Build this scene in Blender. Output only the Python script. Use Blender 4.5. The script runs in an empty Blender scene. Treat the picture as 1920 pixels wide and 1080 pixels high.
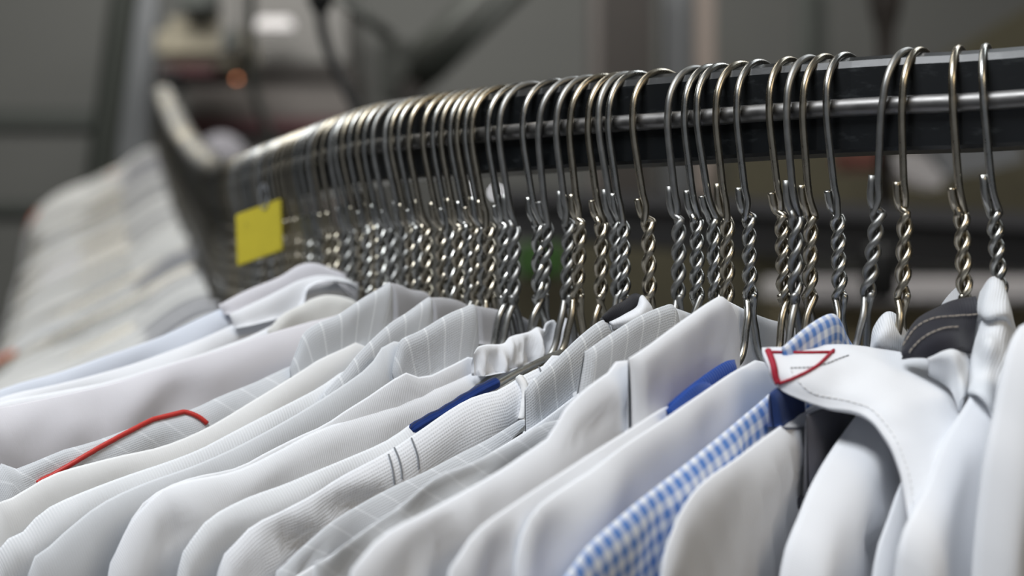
import bpy, math, random
from mathutils import Vector, Matrix, noise
from mathutils.bvhtree import BVHTree
random.seed(7)
S = bpy.context.scene
COL = S.collection
R = math.radians

# ---------------------------------------------------------------- camera, world, lights, exposure
F = 3500.0                       # focal length in pixels of a 1920 px wide frame
CZ = 1.45                        # camera height
PITCH = -math.atan(25.0 / F)
cam = bpy.data.cameras.new('camera')
cam.sensor_width = 36.0
cam.lens = F / 1920.0 * 36.0
cam.clip_start = 0.02
cam.dof.use_dof = True
cam.dof.focus_distance = 0.632
cam.dof.aperture_fstop = 7.8
camo = bpy.data.objects.new('camera', cam)
camo.location = (0, 0, CZ)
camo.rotation_euler = (math.pi / 2 + PITCH, 0, 0)
COL.objects.link(camo)
S.camera = camo
S.view_settings.view_transform = 'Standard'
S.view_settings.look = 'None'
S.view_settings.gamma = 1.0
S.view_settings.use_curve_mapping = False
S.view_settings.exposure = 0.0

w = bpy.data.worlds.new('world'); S.world = w; w.use_nodes = True
w.node_tree.nodes['Background'].inputs[0].default_value = (0.75, 0.80, 0.88, 1)
w.node_tree.nodes['Background'].inputs[1].default_value = 0.20

def area(name, loc, target, sx, sy, power, col):
    l = bpy.data.lights.new(name, 'AREA'); l.shape = 'RECTANGLE'; l.size = sx; l.size_y = sy
    l.energy = power; l.color = col
    o = bpy.data.objects.new(name, l); o.location = loc
    d = Vector(target) - Vector(loc)
    o.rotation_euler = d.to_track_quat('-Z', 'Y').to_euler()
    COL.objects.link(o)
    return o
area('ceiling_light_front', (-0.5, 0.1, 2.75), (-0.02, 0.65, 1.35), 0.9, 0.5, 25.5, (0.93, 0.965, 1.0))
area('ceiling_light_far', (-0.7, 1.6, 2.9), (-0.5, 2.1, 1.4), 1.2, 0.5, 9.0, (1.0, 0.97, 0.90))
area('added_fill_back', (-0.6, 3.4, 3.1), (-0.9, 5.0, 1.2), 1.6, 0.4, 52.0, (1.0, 0.99, 0.96))  # added fill that lifts the dark background, no fixture seen
area('added_fill_right', (1.3, 2.3, 3.1), (0.9, 3.9, 1.0), 1.2, 0.4, 26.0, (1.0, 0.97, 0.94))  # unseen extra light, added to brighten the work table
area('ceiling_tube_warm', (1.1, -0.6, 2.5), (0.1, 0.7, 1.45), 1.2, 0.1, 5.5, (1.0, 0.80, 0.52))
area('ceiling_tube_cool', (0.9, 1.5, 2.7), (0.2, 0.7, 1.4), 1.3, 0.12, 6.0, (0.88, 0.95, 1.0))

# ---------------------------------------------------------------- projection helpers
RX = Matrix.Rotation(PITCH, 3, 'X')
def ray(px, py):
    return RX @ Vector(((px - 960.0) / F, 1.0, -(py - 540.0) / F))
def at(px, py, Y):
    d = ray(px, py)
    return Vector((0, 0, CZ)) + d * (Y / d.y)
def proj(p):
    q = RX.transposed() @ (Vector(p) - Vector((0, 0, CZ)))
    return 960 + F * q.x / q.y, 540 - F * q.z / q.y

def crom(pts, t):
    n = len(pts); t = max(0.0, min(n - 1.0, t)); i = min(int(t), n - 2); f = t - i
    p1, p2 = pts[i], pts[i + 1]
    p0 = pts[i - 1] if i > 0 else p1 * 2 - p2
    p3 = pts[i + 2] if i + 2 < n else p2 * 2 - p1
    return 0.5 * ((2 * p1) + (p2 - p0) * f + (2 * p0 - 5 * p1 + 4 * p2 - p3) * f * f + (3 * p1 - p0 - 3 * p2 + p3) * f ** 3)

def resample(pts, n, sub=12):
    """smooth curve through pts, n points evenly spaced along its length"""
    fine = [crom(pts, i / sub) for i in range((len(pts) - 1) * sub + 1)]
    d = [0.0]
    for a, b in zip(fine, fine[1:]): d.append(d[-1] + (b - a).length)
    out = []; j = 0
    for k in range(n):
        t = d[-1] * k / (n - 1)
        while j < len(d) - 2 and d[j + 1] < t: j += 1
        seg = d[j + 1] - d[j]
        f = (t - d[j]) / seg if seg > 1e-12 else 0
        out.append(fine[j].lerp(fine[j + 1], f))
    return out

# ---------------------------------------------------------------- materials
def new_mat(name):
    m = bpy.data.materials.new(name); m.use_nodes = True
    nt = m.node_tree; b = nt.nodes['Principled BSDF']
    return m, nt, b
def plain(name, col, rough=0.6, metal=0.0, var=0.0, scale=30.0, emit=None, espow=0):
    m, nt, b = new_mat(name)
    b.inputs['Roughness'].default_value = rough; b.inputs['Metallic'].default_value = metal
    if var:
        tc = nt.nodes.new('ShaderNodeTexCoord'); n = nt.nodes.new('ShaderNodeTexNoise'); n.inputs['Scale'].default_value = scale
        n.inputs['Detail'].default_value = 6
        nt.links.new(tc.outputs['Object'], n.inputs['Vector'])
        mx = nt.nodes.new('ShaderNodeMix'); mx.data_type = 'RGBA'
        mx.inputs[6].default_value = (*[c * (1 - var) for c in col], 1); mx.inputs[7].default_value = (*[min(1, c * (1 + var)) for c in col], 1)
        nt.links.new(n.outputs['Fac'], mx.inputs[0]); nt.links.new(mx.outputs[2], b.inputs['Base Color'])
    else:
        b.inputs['Base Color'].default_value = (*col, 1)
    if emit:
        b.inputs['Emission Color'].default_value = (*emit, 1); b.inputs['Emission Strength'].default_value = espow
    return m

def math_node(nt, op, a, b=None, clamp=False):
    n = nt.nodes.new('ShaderNodeMath'); n.operation = op; n.use_clamp = clamp
    for i, v in enumerate((a, b)):
        if v is None: continue
        if isinstance(v, (int, float)): n.inputs[i].default_value = v
        else: nt.links.new(v, n.inputs[i])
    return n.outputs[0]

def stripe(nt, coord, period, frac, soft=0.08):
    """1 inside a stripe of width frac*period, else 0"""
    t = math_node(nt, 'FRACT', math_node(nt, 'DIVIDE', coord, period))
    d = math_node(nt, 'ABSOLUTE', math_node(nt, 'SUBTRACT', t, 0.5))
    return math_node(nt, 'MULTIPLY', math_node(nt, 'SUBTRACT', frac / 2 + soft / 2, d), 1.0 / soft, True)

def cloth(name, col, pattern=None, col2=(0.85, 0.87, 0.9), period=0.009, frac=0.09, rib=0.0008, ribdir='u', ribamt=0.25, weave=0.0, rough=0.85, slant=0.0):
    m, nt, b = new_mat(name)
    b.inputs['Roughness'].default_value = rough
    b.inputs['Sheen Weight'].default_value = 0.15
    b.inputs['Specular IOR Level'].default_value = 0.2
    uv = nt.nodes.new('ShaderNodeUVMap'); sp = nt.nodes.new('ShaderNodeSeparateXYZ')
    nt.links.new(uv.outputs[0], sp.inputs[0])
    u, v = sp.outputs[0], sp.outputs[1]
    if slant: u2 = math_node(nt, 'ADD', u, math_node(nt, 'MULTIPLY', v, slant))
    else: u2 = u
    ns = nt.nodes.new('ShaderNodeTexNoise'); ns.inputs['Scale'].default_value = 35.0; ns.inputs['Detail'].default_value = 3
    nt.links.new(uv.outputs[0], ns.inputs['Vector'])
    base = nt.nodes.new('ShaderNodeMix'); base.data_type = 'RGBA'
    base.inputs[6].default_value = (*[c * 0.96 for c in col], 1); base.inputs[7].default_value = (*[min(1, c * 1.04) for c in col], 1)
    nt.links.new(ns.outputs['Fac'], base.inputs[0])
    out = base.outputs[2]
    if pattern == 'pin':
        f = stripe(nt, u2, period, frac)
        mx = nt.nodes.new('ShaderNodeMix'); mx.data_type = 'RGBA'; nt.links.new(f, mx.inputs[0]); nt.links.new(out, mx.inputs[6])
        mx.inputs[7].default_value = (*col2, 1); out = mx.outputs[2]
    if pattern == 'gingham':
        a = stripe(nt, u, period, 0.5, 0.12); c = stripe(nt, v, period, 0.5, 0.12)
        f = math_node(nt, 'MULTIPLY', math_node(nt, 'ADD', a, c), 0.5)
        mx = nt.nodes.new('ShaderNodeMix'); mx.data_type = 'RGBA'; nt.links.new(f, mx.inputs[0])
        mx.inputs[6].default_value = (*col2, 1); mx.inputs[7].default_value = (*col, 1); out = mx.outputs[2]
    a = stripe(nt, u, rib, 0.5, 0.6); c = stripe(nt, v, rib, 0.5, 0.6)
    if weave:
        wv = math_node(nt, 'MULTIPLY', a, c)
        mx = nt.nodes.new('ShaderNodeMix'); mx.data_type = 'RGBA'; mx.blend_type = 'MULTIPLY'
        nt.links.new(math_node(nt, 'MULTIPLY', wv, weave), mx.inputs[0]); nt.links.new(out, mx.inputs[6])
        mx.inputs[7].default_value = (0.35, 0.38, 0.42, 1); out = mx.outputs[2]
        h = wv
    else:
        h = a if ribdir == 'u' else c
    nt.links.new(out, b.inputs['Base Color'])
    bp = nt.nodes.new('ShaderNodeBump'); bp.inputs['Strength'].default_value = ribamt; bp.inputs['Distance'].default_value = 0.0003
    nt.links.new(h, bp.inputs['Height']); nt.links.new(bp.outputs[0], b.inputs['Normal'])
    return m

WHITE = (0.80, 0.815, 0.85)
M = {}
M['white'] = cloth('white_cotton', WHITE)
M['white_rib'] = cloth('white_ribbed_cotton', (0.78, 0.80, 0.83), rib=0.0011, ribamt=0.55)
M['white_mesh'] = cloth('white_waffle_cotton', (0.83, 0.845, 0.88), rib=0.0010, weave=0.28, ribamt=0.5)
M['cream'] = cloth('warm_white_cotton', (0.79, 0.795, 0.80))
M['lilac'] = cloth('lilac_white_cotton', (0.68, 0.67, 0.71))
M['grey_pin'] = cloth('grey_pinstripe', (0.63, 0.65, 0.68), 'pin', (0.86, 0.88, 0.9), period=0.0088, frac=0.07, rib=0.0009, weave=0.45, ribamt=0.4)
M['grey_pin_fold'] = cloth('grey_pinstripe_slanting', (0.62, 0.64, 0.67), 'pin', (0.76, 0.78, 0.81), period=0.011, frac=0.06, rib=0.0007, weave=0.35, ribamt=0.4, slant=0.9)
M['grey'] = cloth('light_grey_cotton', (0.64, 0.66, 0.69), rib=0.0009)
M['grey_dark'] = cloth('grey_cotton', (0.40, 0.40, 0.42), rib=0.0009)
M['gingham'] = cloth('blue_gingham', (0.10, 0.24, 0.62), 'gingham', (0.80, 0.84, 0.92), period=0.0048)
M['navy'] = cloth('navy_cotton', (0.02, 0.045, 0.16))
M['royal'] = cloth('royal_blue_cotton', (0.015, 0.065, 0.32), rib=0.0014, ribamt=0.8)
M['charcoal'] = cloth('charcoal_cotton', (0.022, 0.022, 0.03), rib=0.0009, ribamt=0.4)
M['lining_or_shade'] = cloth('neck_shade_grey', (0.10, 0.10, 0.12))  # shadow tone for the panel in the pleated garment's open neck
M['black'] = cloth('black_cotton', (0.012, 0.012, 0.016))
M['pale_blue'] = cloth('pale_blue_cotton', (0.66, 0.70, 0.78))
M['far_white'] = cloth('unbleached_white_cotton', (0.74, 0.74, 0.72))
M['far_grey'] = cloth('stone_grey_cotton', (0.50, 0.50, 0.49))
M['red'] = plain('red_piping', (0.50, 0.022, 0.015), 0.5)
M['orange'] = plain('orange_piping', (0.62, 0.12, 0.03), 0.6)
M['red_thread'] = plain('crimson_thread', (0.38, 0.008, 0.03), 0.7, var=0.25, scale=900)
M['grey_thread'] = plain('grey_thread', (0.22, 0.23, 0.25), 0.8)
M['cream_thread'] = plain('cream_thread', (0.45, 0.40, 0.34), 0.8)
M['white_thread'] = plain('white_thread', (0.85, 0.85, 0.85), 0.8)
M['foam'] = cloth('blue_foam_wrap', (0.008, 0.032, 0.17), rib=0.0021, ribdir='v', ribamt=1.0)

def steel(name, col, rough):
    m, nt, b = new_mat(name)
    b.inputs['Metallic'].default_value = 1.0; b.inputs['Roughness'].default_value = rough
    tc = nt.nodes.new('ShaderNodeTexCoord'); n = nt.nodes.new('ShaderNodeTexNoise'); n.inputs['Scale'].default_value = 260.0; n.inputs['Detail'].default_value = 5
    nt.links.new(tc.outputs['Object'], n.inputs['Vector'])
    mx = nt.nodes.new('ShaderNodeMix'); mx.data_type = 'RGBA'
    mx.inputs[6].default_value = (*[c * 0.75 for c in col], 1); mx.inputs[7].default_value = (*[min(1, c * 1.2) for c in col], 1)
    nt.links.new(n.outputs['Fac'], mx.inputs[0]); nt.links.new(mx.outputs[2], b.inputs['Base Color'])
    rr = math_node(nt, 'ADD', math_node(nt, 'MULTIPLY', n.outputs['Fac'], 0.25), rough - 0.1)
    nt.links.new(rr, b.inputs['Roughness'])
    return m
M['wire'] = steel('galvanised_wire', (0.43, 0.43, 0.41), 0.27)
M['wire_dark'] = steel('dull_wire', (0.33, 0.33, 0.32), 0.42)
M['wire_warm'] = steel('warm_glint_wire', (0.46, 0.42, 0.34), 0.27)  # warm reflections put into the base colour of grey steel
M['bead'] = steel('worn_rail_edge', (0.20, 0.195, 0.19), 0.42)
def rail_mat():
    m, nt, b = new_mat('black_rail')
    tc = nt.nodes.new('ShaderNodeTexCoord'); mp = nt.nodes.new('ShaderNodeMapping'); mp.inputs['Scale'].default_value = (60, 60, 160)
    n = nt.nodes.new('ShaderNodeTexNoise'); n.inputs['Detail'].default_value = 8; n.inputs['Roughness'].default_value = 0.7; n.inputs['Scale'].default_value = 1.6
    nt.links.new(tc.outputs['Object'], mp.inputs[0]); nt.links.new(mp.outputs[0], n.inputs['Vector'])
    cr = nt.nodes.new('ShaderNodeValToRGB'); cr.color_ramp.elements[0].position = 0.55; cr.color_ramp.elements[0].color = (0.006, 0.007, 0.008, 1)
    cr.color_ramp.elements[1].position = 0.8; cr.color_ramp.elements[1].color = (0.038, 0.042, 0.044, 1)
    nt.links.new(n.outputs['Fac'], cr.inputs[0]); nt.links.new(cr.outputs[0], b.inputs['Base Color'])
    b.inputs['Roughness'].default_value = 0.32
    return m
M['rail'] = rail_mat()

# ---------------------------------------------------------------- object helpers
def link(o, parent=None):
    COL.objects.link(o)
    if parent is not None: o.parent = parent
    return o
def mesh_obj(name, verts, faces, mat, parent=None, smooth=True, uvs=None, loc=None):
    me = bpy.data.meshes.new(name); me.from_pydata([tuple(v) for v in verts], [], faces); me.update()
    if smooth:
        me.polygons.foreach_set('use_smooth', [True] * len(me.polygons))
    if uvs is not None:
        lay = me.uv_layers.new(name='UVMap')
        dat = [0.0] * (2 * len(me.loops))
        for i, l in enumerate(me.loops):
            dat[2 * i], dat[2 * i + 1] = uvs[l.vertex_index]
        lay.data.foreach_set('uv', dat)
    me.materials.append(M[mat] if isinstance(mat, str) else mat)
    o = bpy.data.objects.new(name, me)
    if loc is not None: o.location = loc
    return link(o, parent)
def tag(o, label, cat, group=None):
    o['label'] = label; o['category'] = cat
    if group: o['group'] = group
    return o
def structure(o):
    o['kind'] = 'structure'; return o
def sweep(pts, r, sides=8, cap=True, radii=None):
    """tube along a list of Vectors"""
    V = []; Fc = []
    n = len(pts); up = Vector((0, 1, 0)); prev = None
    for i, p in enumerate(pts):
        t = (pts[min(i + 1, n - 1)] - pts[max(i - 1, 0)]).normalized()
        if prev is None:
            a = t.cross(up)
            if a.length < 1e-3: a = t.cross(Vector((1, 0, 0)))
            a.normalize()
        else:
            a = (prev - t * prev.dot(t)).normalized()
        prev = a; b = t.cross(a)
        rr = radii[i] if radii else r
        for k in range(sides):
            c = 2 * math.pi * k / sides
            V.append(p + (a * math.cos(c) + b * math.sin(c)) * rr)
    for i in range(n - 1):
        for k in range(sides):
            k2 = (k + 1) % sides
            Fc.append((i * sides + k, i * sides + k2, (i + 1) * sides + k2, (i + 1) * sides + k))
    if cap:
        Fc.append(tuple(range(sides))[::-1]); Fc.append(tuple((n - 1) * sides + k for k in range(sides)))
    return V, Fc
def join(parts):
    V = []; Fc = []
    for v, f in parts:
        o = len(V); V += list(v); Fc += [tuple(i + o for i in g) for g in f]
    return V, Fc
def box_data(c, s, bev=0.0):
    import bmesh
    bm = bmesh.new(); bmesh.ops.create_cube(bm, size=1.0)
    bmesh.ops.scale(bm, vec=s, verts=bm.verts)
    if bev: bmesh.ops.bevel(bm, geom=bm.edges[:], offset=bev, segments=2, affect='EDGES')
    bmesh.ops.translate(bm, vec=c, verts=bm.verts)
    v = [x.co.copy() for x in bm.verts]; f = [tuple(q.index for q in g.verts) for g in bm.faces]
    bm.free(); return v, f

# ---------------------------------------------------------------- the rail path (hook tops along it)
PATH_PX = [(2330, 52, .575), (2080, 68, .587), (1847, 88, .600), (1700, 96, .612), (1560, 106, .626), (1426, 117, .642), (1308, 129, .657),
           (1200, 138, .671), (1109, 146, .684), (1000, 158, .702), (880, 173, .732), (790, 186, .765), (710, 201, .81), (620, 232, .88), (540, 262, .975),
           (470, 289, 1.12), (430, 303, 1.36), (398, 292, 1.70), (360, 258, 2.10), (330, 215, 2.50), (306, 162, 3.0)]
PATH = resample([at(*p) for p in PATH_PX], 900)
PLEN = [0.0]
for a_, b_ in zip(PATH, PATH[1:]): PLEN.append(PLEN[-1] + (b_ - a_).length)
def path_at(l):
    lo, hi = 0, len(PLEN) - 1
    while hi - lo > 1:
        m_ = (lo + hi) // 2
        if PLEN[m_] <= l: lo = m_
        else: hi = m_
    f = (l - PLEN[lo]) / (PLEN[hi] - PLEN[lo]); return PATH[lo].lerp(PATH[hi], f), (PATH[min(hi + 6, len(PATH) - 1)] - PATH[max(lo - 6, 0)]).normalized()
def path_px(px):
    lo, hi = 0.0, PLEN[-1]
    for _ in range(40):
        m_ = (lo + hi) / 2
        if proj(path_at(m_)[0])[0] > px: lo = m_
        else: hi = m_
    return lo
TH = [(2000, 66), (1860, 66), (1700, 59), (1570, 54), (1400, 50), (1270, 46), (1100, 41), (950, 37), (850, 34), (700, 28), (560, 20), (450, 13), (400, 11), (200, 10)]
def theta(px):
    for (x0, t0), (x1, t1) in zip(TH, TH[1:]):
        if px >= x1: return t1 + (t0 - t1) * min(1, (px - x1) / (x0 - x1))
    return TH[-1][1]

WR = 0.00130                      # wire radius
# rail cross-section: (outward toward the camera side, up), origin at rail top centre
PROF_H = [(.0040, 0), (.0092, -.0018), (.0106, -.0042), (.0112, -.0142), (.0134, -.0148), (.0141, -.0172), (.0138, -.0194), (.0112, -.0203), (.0110, -.0306), (.0098, -.0318)]
PROF = [(-a, b) for a, b in PROF_H[:1]] + PROF_H + [(-a, b) for a, b in PROF_H[::-1]][:-1]
RIBK = {4, 5, 6, 7}
def build_rail():
    V = []; Fa = []; mi = []
    idx = list(range(0, len(PATH), 4)); K = len(PROF)
    for i in idx:
        p, t = PATH[i], (PATH[min(i + 3, len(PATH) - 1)] - PATH[max(i - 3, 0)]).normalized()
        out = Vector((-(-t.y), -t.x, 0)); out = Vector((-t.y, t.x, 0)).normalized()
        if out.y > 0: out = -out
        if i > len(PATH) * .5 and out.x > 0: out = -out
        up = t.cross(out); up = up if up.z > 0 else -up
        base = p - Vector((0, 0, WR))
        for a, b in PROF: V.append(base + out * a + up * b)
    for r_ in range(len(idx) - 1):
        for k in range(K):
            k2 = (k + 1) % K
            Fa.append((r_ * K + k, r_ * K + k2, (r_ + 1) * K + k2, (r_ + 1) * K + k)); mi.append(1 if k in (4, 5, 6, 7, 14, 15, 16, 13) else 0)
    Fa.append(tuple(range(K))); Fa.append(tuple((len(idx) - 1) * K + k for k in range(K))[::-1]); mi += [0, 0]
    # split in two objects: tube and the two bright ribs
    body = [f for f, m_ in zip(Fa, mi) if m_ == 0]; rib = [f for f, m_ in zip(Fa, mi) if m_ == 1]
    o = mesh_obj('garment_rail', V, body, 'rail', smooth=False)
    used = sorted({i for f in rib for i in f}); mp = {u: i for i, u in enumerate(used)}
    mesh_obj('edge_rib', [V[u] for u in used], [tuple(mp[i] for i in f) for f in rib], 'bead', parent=o, smooth=True)
    tag(o, 'long curved black garment rail with a worn bright rib, carrying all the hangers', 'clothes rail')
build_rail()

# ---------------------------------------------------------------- wire hanger
def hanger_mesh(name, mat, kx=.009, tabz=-.045, turns=2.1, twl=.0270, phase=0.0, gap=.0, sides=8, armyaw=0.0, lean=0.0, droop=1.0, reach=1.0):
    P = []
    for i in range(15):
        a = R(212 - i * (212 + 0) / 14)
        P.append(Vector((.0162 * math.cos(a), 0, -.0162 + .0162 * math.sin(a))))
    z0 = -.0535; z1 = z0 - twl; hr = .00148
    P += [Vector((.0163, 0, -.021)), Vector((.0152, 0, -.028)), Vector((.0135, 0, -.036)), Vector((.0118, 0, -.044))]
    def hel(side):
        q = []; n = int(turns * 14)
        for i in range(n + 1):
            f = i / n; a = phase + side * math.pi - f * turns * 2 * math.pi
            q.append(Vector((kx + hr * math.cos(a), hr * math.sin(a), z0 + (z1 - z0) * f)))
        return q
    A = hel(0); B = hel(1)
    P.append(Vector((kx + .0016, .0003, z0 + .005)))
    P += A
    sx = 1
    arm = [(.0026, -.0055), (.0042, -.011), (.0055, -.0165), (.0080, -.0205), (.0125, -.0230), (.022, -.0275), (.05, -.0430), (.10, -.0690), (.150, -.0950), (.172, -.1065), (.183, -.1130), (.1865, -.1190), (.184, -.1250), (.175, -.1270), (.15, -.1275), (.08, -.128), (0, -.128)]
    arm = [(u if u < .022 else .022 + (u - .022) * reach, v if v > -.0274 else -.0275 + (v + .0275) * droop) for u, v in arm]
    VV = Vector((kx, 0, -.1000)); RM = Matrix.Rotation(-lean, 3, 'X') @ Matrix.Rotation(armyaw, 3, 'Z')
    def armp(x, y, z):
        p = Vector((x, y, z)); return p if z > -.1000 else VV + RM @ (p - VV)
    P += [armp(kx + u, 0.0006, z1 + v) for u, v in arm]
    back = [armp(kx - u, -0.0006, z1 + v) for u, v in arm[::-1][1:]]
    P += back
    P += B[::-1]
    e_ = B[0]; P += [Vector((kx + .0010, -.0016, z0 + .0018)), Vector((kx + .0020, -.0020, z0 + .0036)), Vector((kx + .0025, -.0023, z0 + .0060)), Vector((kx + .0030, -.0023, tabz + .0015))]
    Q = [crom(P, i / 3) for i in range((len(P) - 1) * 3 + 1)]
    Q = [q for i, q in enumerate(Q) if i == 0 or (q - Q[i - 1]).length > 1e-6]
    v, f = sweep(Q, WR, sides)
    me = bpy.data.meshes.new(name); me.from_pydata([tuple(x) for x in v], [], f); me.update()
    me.polygons.foreach_set('use_smooth', [True] * len(me.polygons)); me.materials.append(M[mat])
    return me
HM = [hanger_mesh('wire_hanger', 'wire', phase=0.3), hanger_mesh('wire_hanger', 'wire', kx=.0085, tabz=-.0425, phase=1.1),
      hanger_mesh('wire_hanger', 'wire_warm', kx=.0095, tabz=-.0455, phase=2.4, turns=2.0), hanger_mesh('wire_hanger', 'wire_dark', kx=.009, tabz=-.044, phase=0.8, turns=2.2)]

# hooks read along the rail: apex px, twist px, mesh, theta override
HOOKS = {0: (1985, 2010, 0, 62), 1: (1850, 1870, 0, 68), 2: (1800, 1806, 2, 66), 3: (1729, 1696, 2, 58), 4: (1706, 1637, 3, 55), 5: (1589, 1573, 0, 54),
         6: (1551, 1520, 2, 53), 7: (1522, 1493, 3, 52), 8: (1483, 1469, 2, 54), 9: (1427, 1405, 0, 52), 10: (1394, 1363, 2, 49), 11: (1356, 1340, 0, 48),
         12: (1336, 1308, 0, 48), 13: (1309, 1272, 3, 46), 14: (1244, 1216, 2, 43), 15: (1199, 1168, 0, 44), 16: (1180, 1156, 3, 43), 17: (1166, 1127, 2, 41),
         18: (1136, 1086, 2, 40), 19: (1109, 1065, 3, 40), 20: (1082, 1023, 3, 38), 21: (1045, 1010, 0, 38), 22: (1002, 964, 3, 38), 23: (980, 945, 0, 37),
         24: (950, 918, 2, 36), 25: (937, 908, 0, 36), 26: (921, 893, 2, 36), 27: (909, 880, 0, 35), 28: (893, 860, 2, 35), 29: (878, 845, 0, 34), 30: (858, 830, 2, 34),
         31: (832, 800, 2, 33), 32: (812, 785, 0, 32), 33: (797, 772, 2, 31), 34: (786, 760, 3, 31), 35: (764, 735, 3, 30), 36: (748, 716, 0, 30), 37: (733, 706, 2, 29),
         38: (718, 690, 0, 29), 39: (704, 678, 2, 28), 40: (690, 668, 0, 27)}
def place_hanger(loc, yaw, lean, me):
    o = bpy.data.objects.new('wire_hanger', me)
    o.matrix_world = Matrix.Translation(loc) @ Matrix.Rotation(math.pi + yaw, 4, 'Z') @ Matrix.Rotation(lean, 4, 'X')
    return link(o)
HG = {}
for i, (apx, tpx, mi, th) in HOOKS.items():
    p, t = path_at(path_px(apx)); yaw = R(th)
    best = None
    for k in range(-30, 31):
        ln = R(k * 0.4)
        m_ = Matrix.Translation(p) @ Matrix.Rotation(math.pi + yaw, 4, 'Z') @ Matrix.Rotation(ln, 4, 'X')
        x = proj(m_ @ Vector((.009, 0, -.066)))[0]
        if best is None or abs(x - tpx) < best[0]: best = (abs(x - tpx), ln, m_)
    GY = {0: 56, 1: 58, 2: 57, 3: 57, 4: 56}
    me = hanger_mesh('wire_hanger', ('wire', 'wire', 'wire_warm', 'wire_dark')[mi], kx=.009, tabz=-.045 + .0022 * math.sin(i * 2.1), turns=2.05 + .2 * math.sin(i * 1.7), twl=.0275, phase=i * 1.3, armyaw=R(GY.get(i, th) - th), lean=best[1], droop=1.5 if i in GY else 1.0, reach=.75 if i in GY else 1.0)
    o = place_hanger(p, yaw, best[1], me)
    HG[i] = dict(o=o, p=p, yaw=yaw, m=best[2], v=best[2] @ Vector((.009, 0, -.10)))

NEARLAB = {0: None, 1: 'wire hanger nearest the right edge, standing over the crumpled white collar', 2: 'wire hanger rising from the white tip behind the charcoal collar',
 3: 'wire hanger with warm sheen above the small ribbed white collar hump', 4: 'dull dark wire hanger tilted left, between the gingham collar and white hump',
 5: 'bright wire hanger hooked just right of the gingham collar peak', 6: 'wire hanger rising behind the left slope of the gingham collar',
 7: 'dark middle hanger of the tight trio left of the gingham collar', 8: 'leftmost hanger of the tight trio left of the gingham collar',
 9: 'wire hanger whose fork bends into the tall plain white collar', 10: 'wire hanger directly behind the peak of the tall plain white collar',
 11: 'wire hanger half hidden close left of the one over the tall white collar peak', 12: 'wire hanger left of the tight pair, over the tall white collar slope',
 13: 'dull wire hanger behind the grey pinstripe collar right of the black neckline', 14: 'wire hanger leaning over the black and white rolled neckline',
 15: 'wire hanger with flat tab just left of the black neckline', 16: 'thin shadowed hanger half hidden by the one left of the black neckline',
 17: 'wire hanger with golden shaft right of the white gathered collar', 18: 'golden-shafted wire hanger whose arm wears a blue foam wrap',
 19: 'dark shadowed wire hanger standing behind the gold-shafted blue-wrapped one', 20: 'thick-looking wire hanger forking into the white gathered collar',
 21: 'wire hanger crossing the shaft of the one over the gathered collar', 22: 'wire hanger right of the wide gap before the white bokeh spots',
 23: 'wire hanger paired close left of the wide-gap hanger'}
for i, h in HG.items():
    if i in NEARLAB and NEARLAB[i]: tag(h['o'], NEARLAB[i], 'clothes hanger', 'wire hangers on the rail')
    elif i == 0: tag(h['o'], 'wire hanger cut by the right edge, over the last white garment', 'clothes hanger', 'wire hangers on the rail')
    else: tag(h['o'], 'steel wire hanger packed among identical ones above the grey pinstripe collars', 'clothes hanger', 'packed hangers in the middle of the rail')

# blue foam wrap on the arm of hanger 18 (part of that hanger)
def arm_pt(u, r_=0): 
    return Vector((.009 + u, .0006, -.0535 - .0255 - .0262 - (u - .022) * .357))

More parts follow.
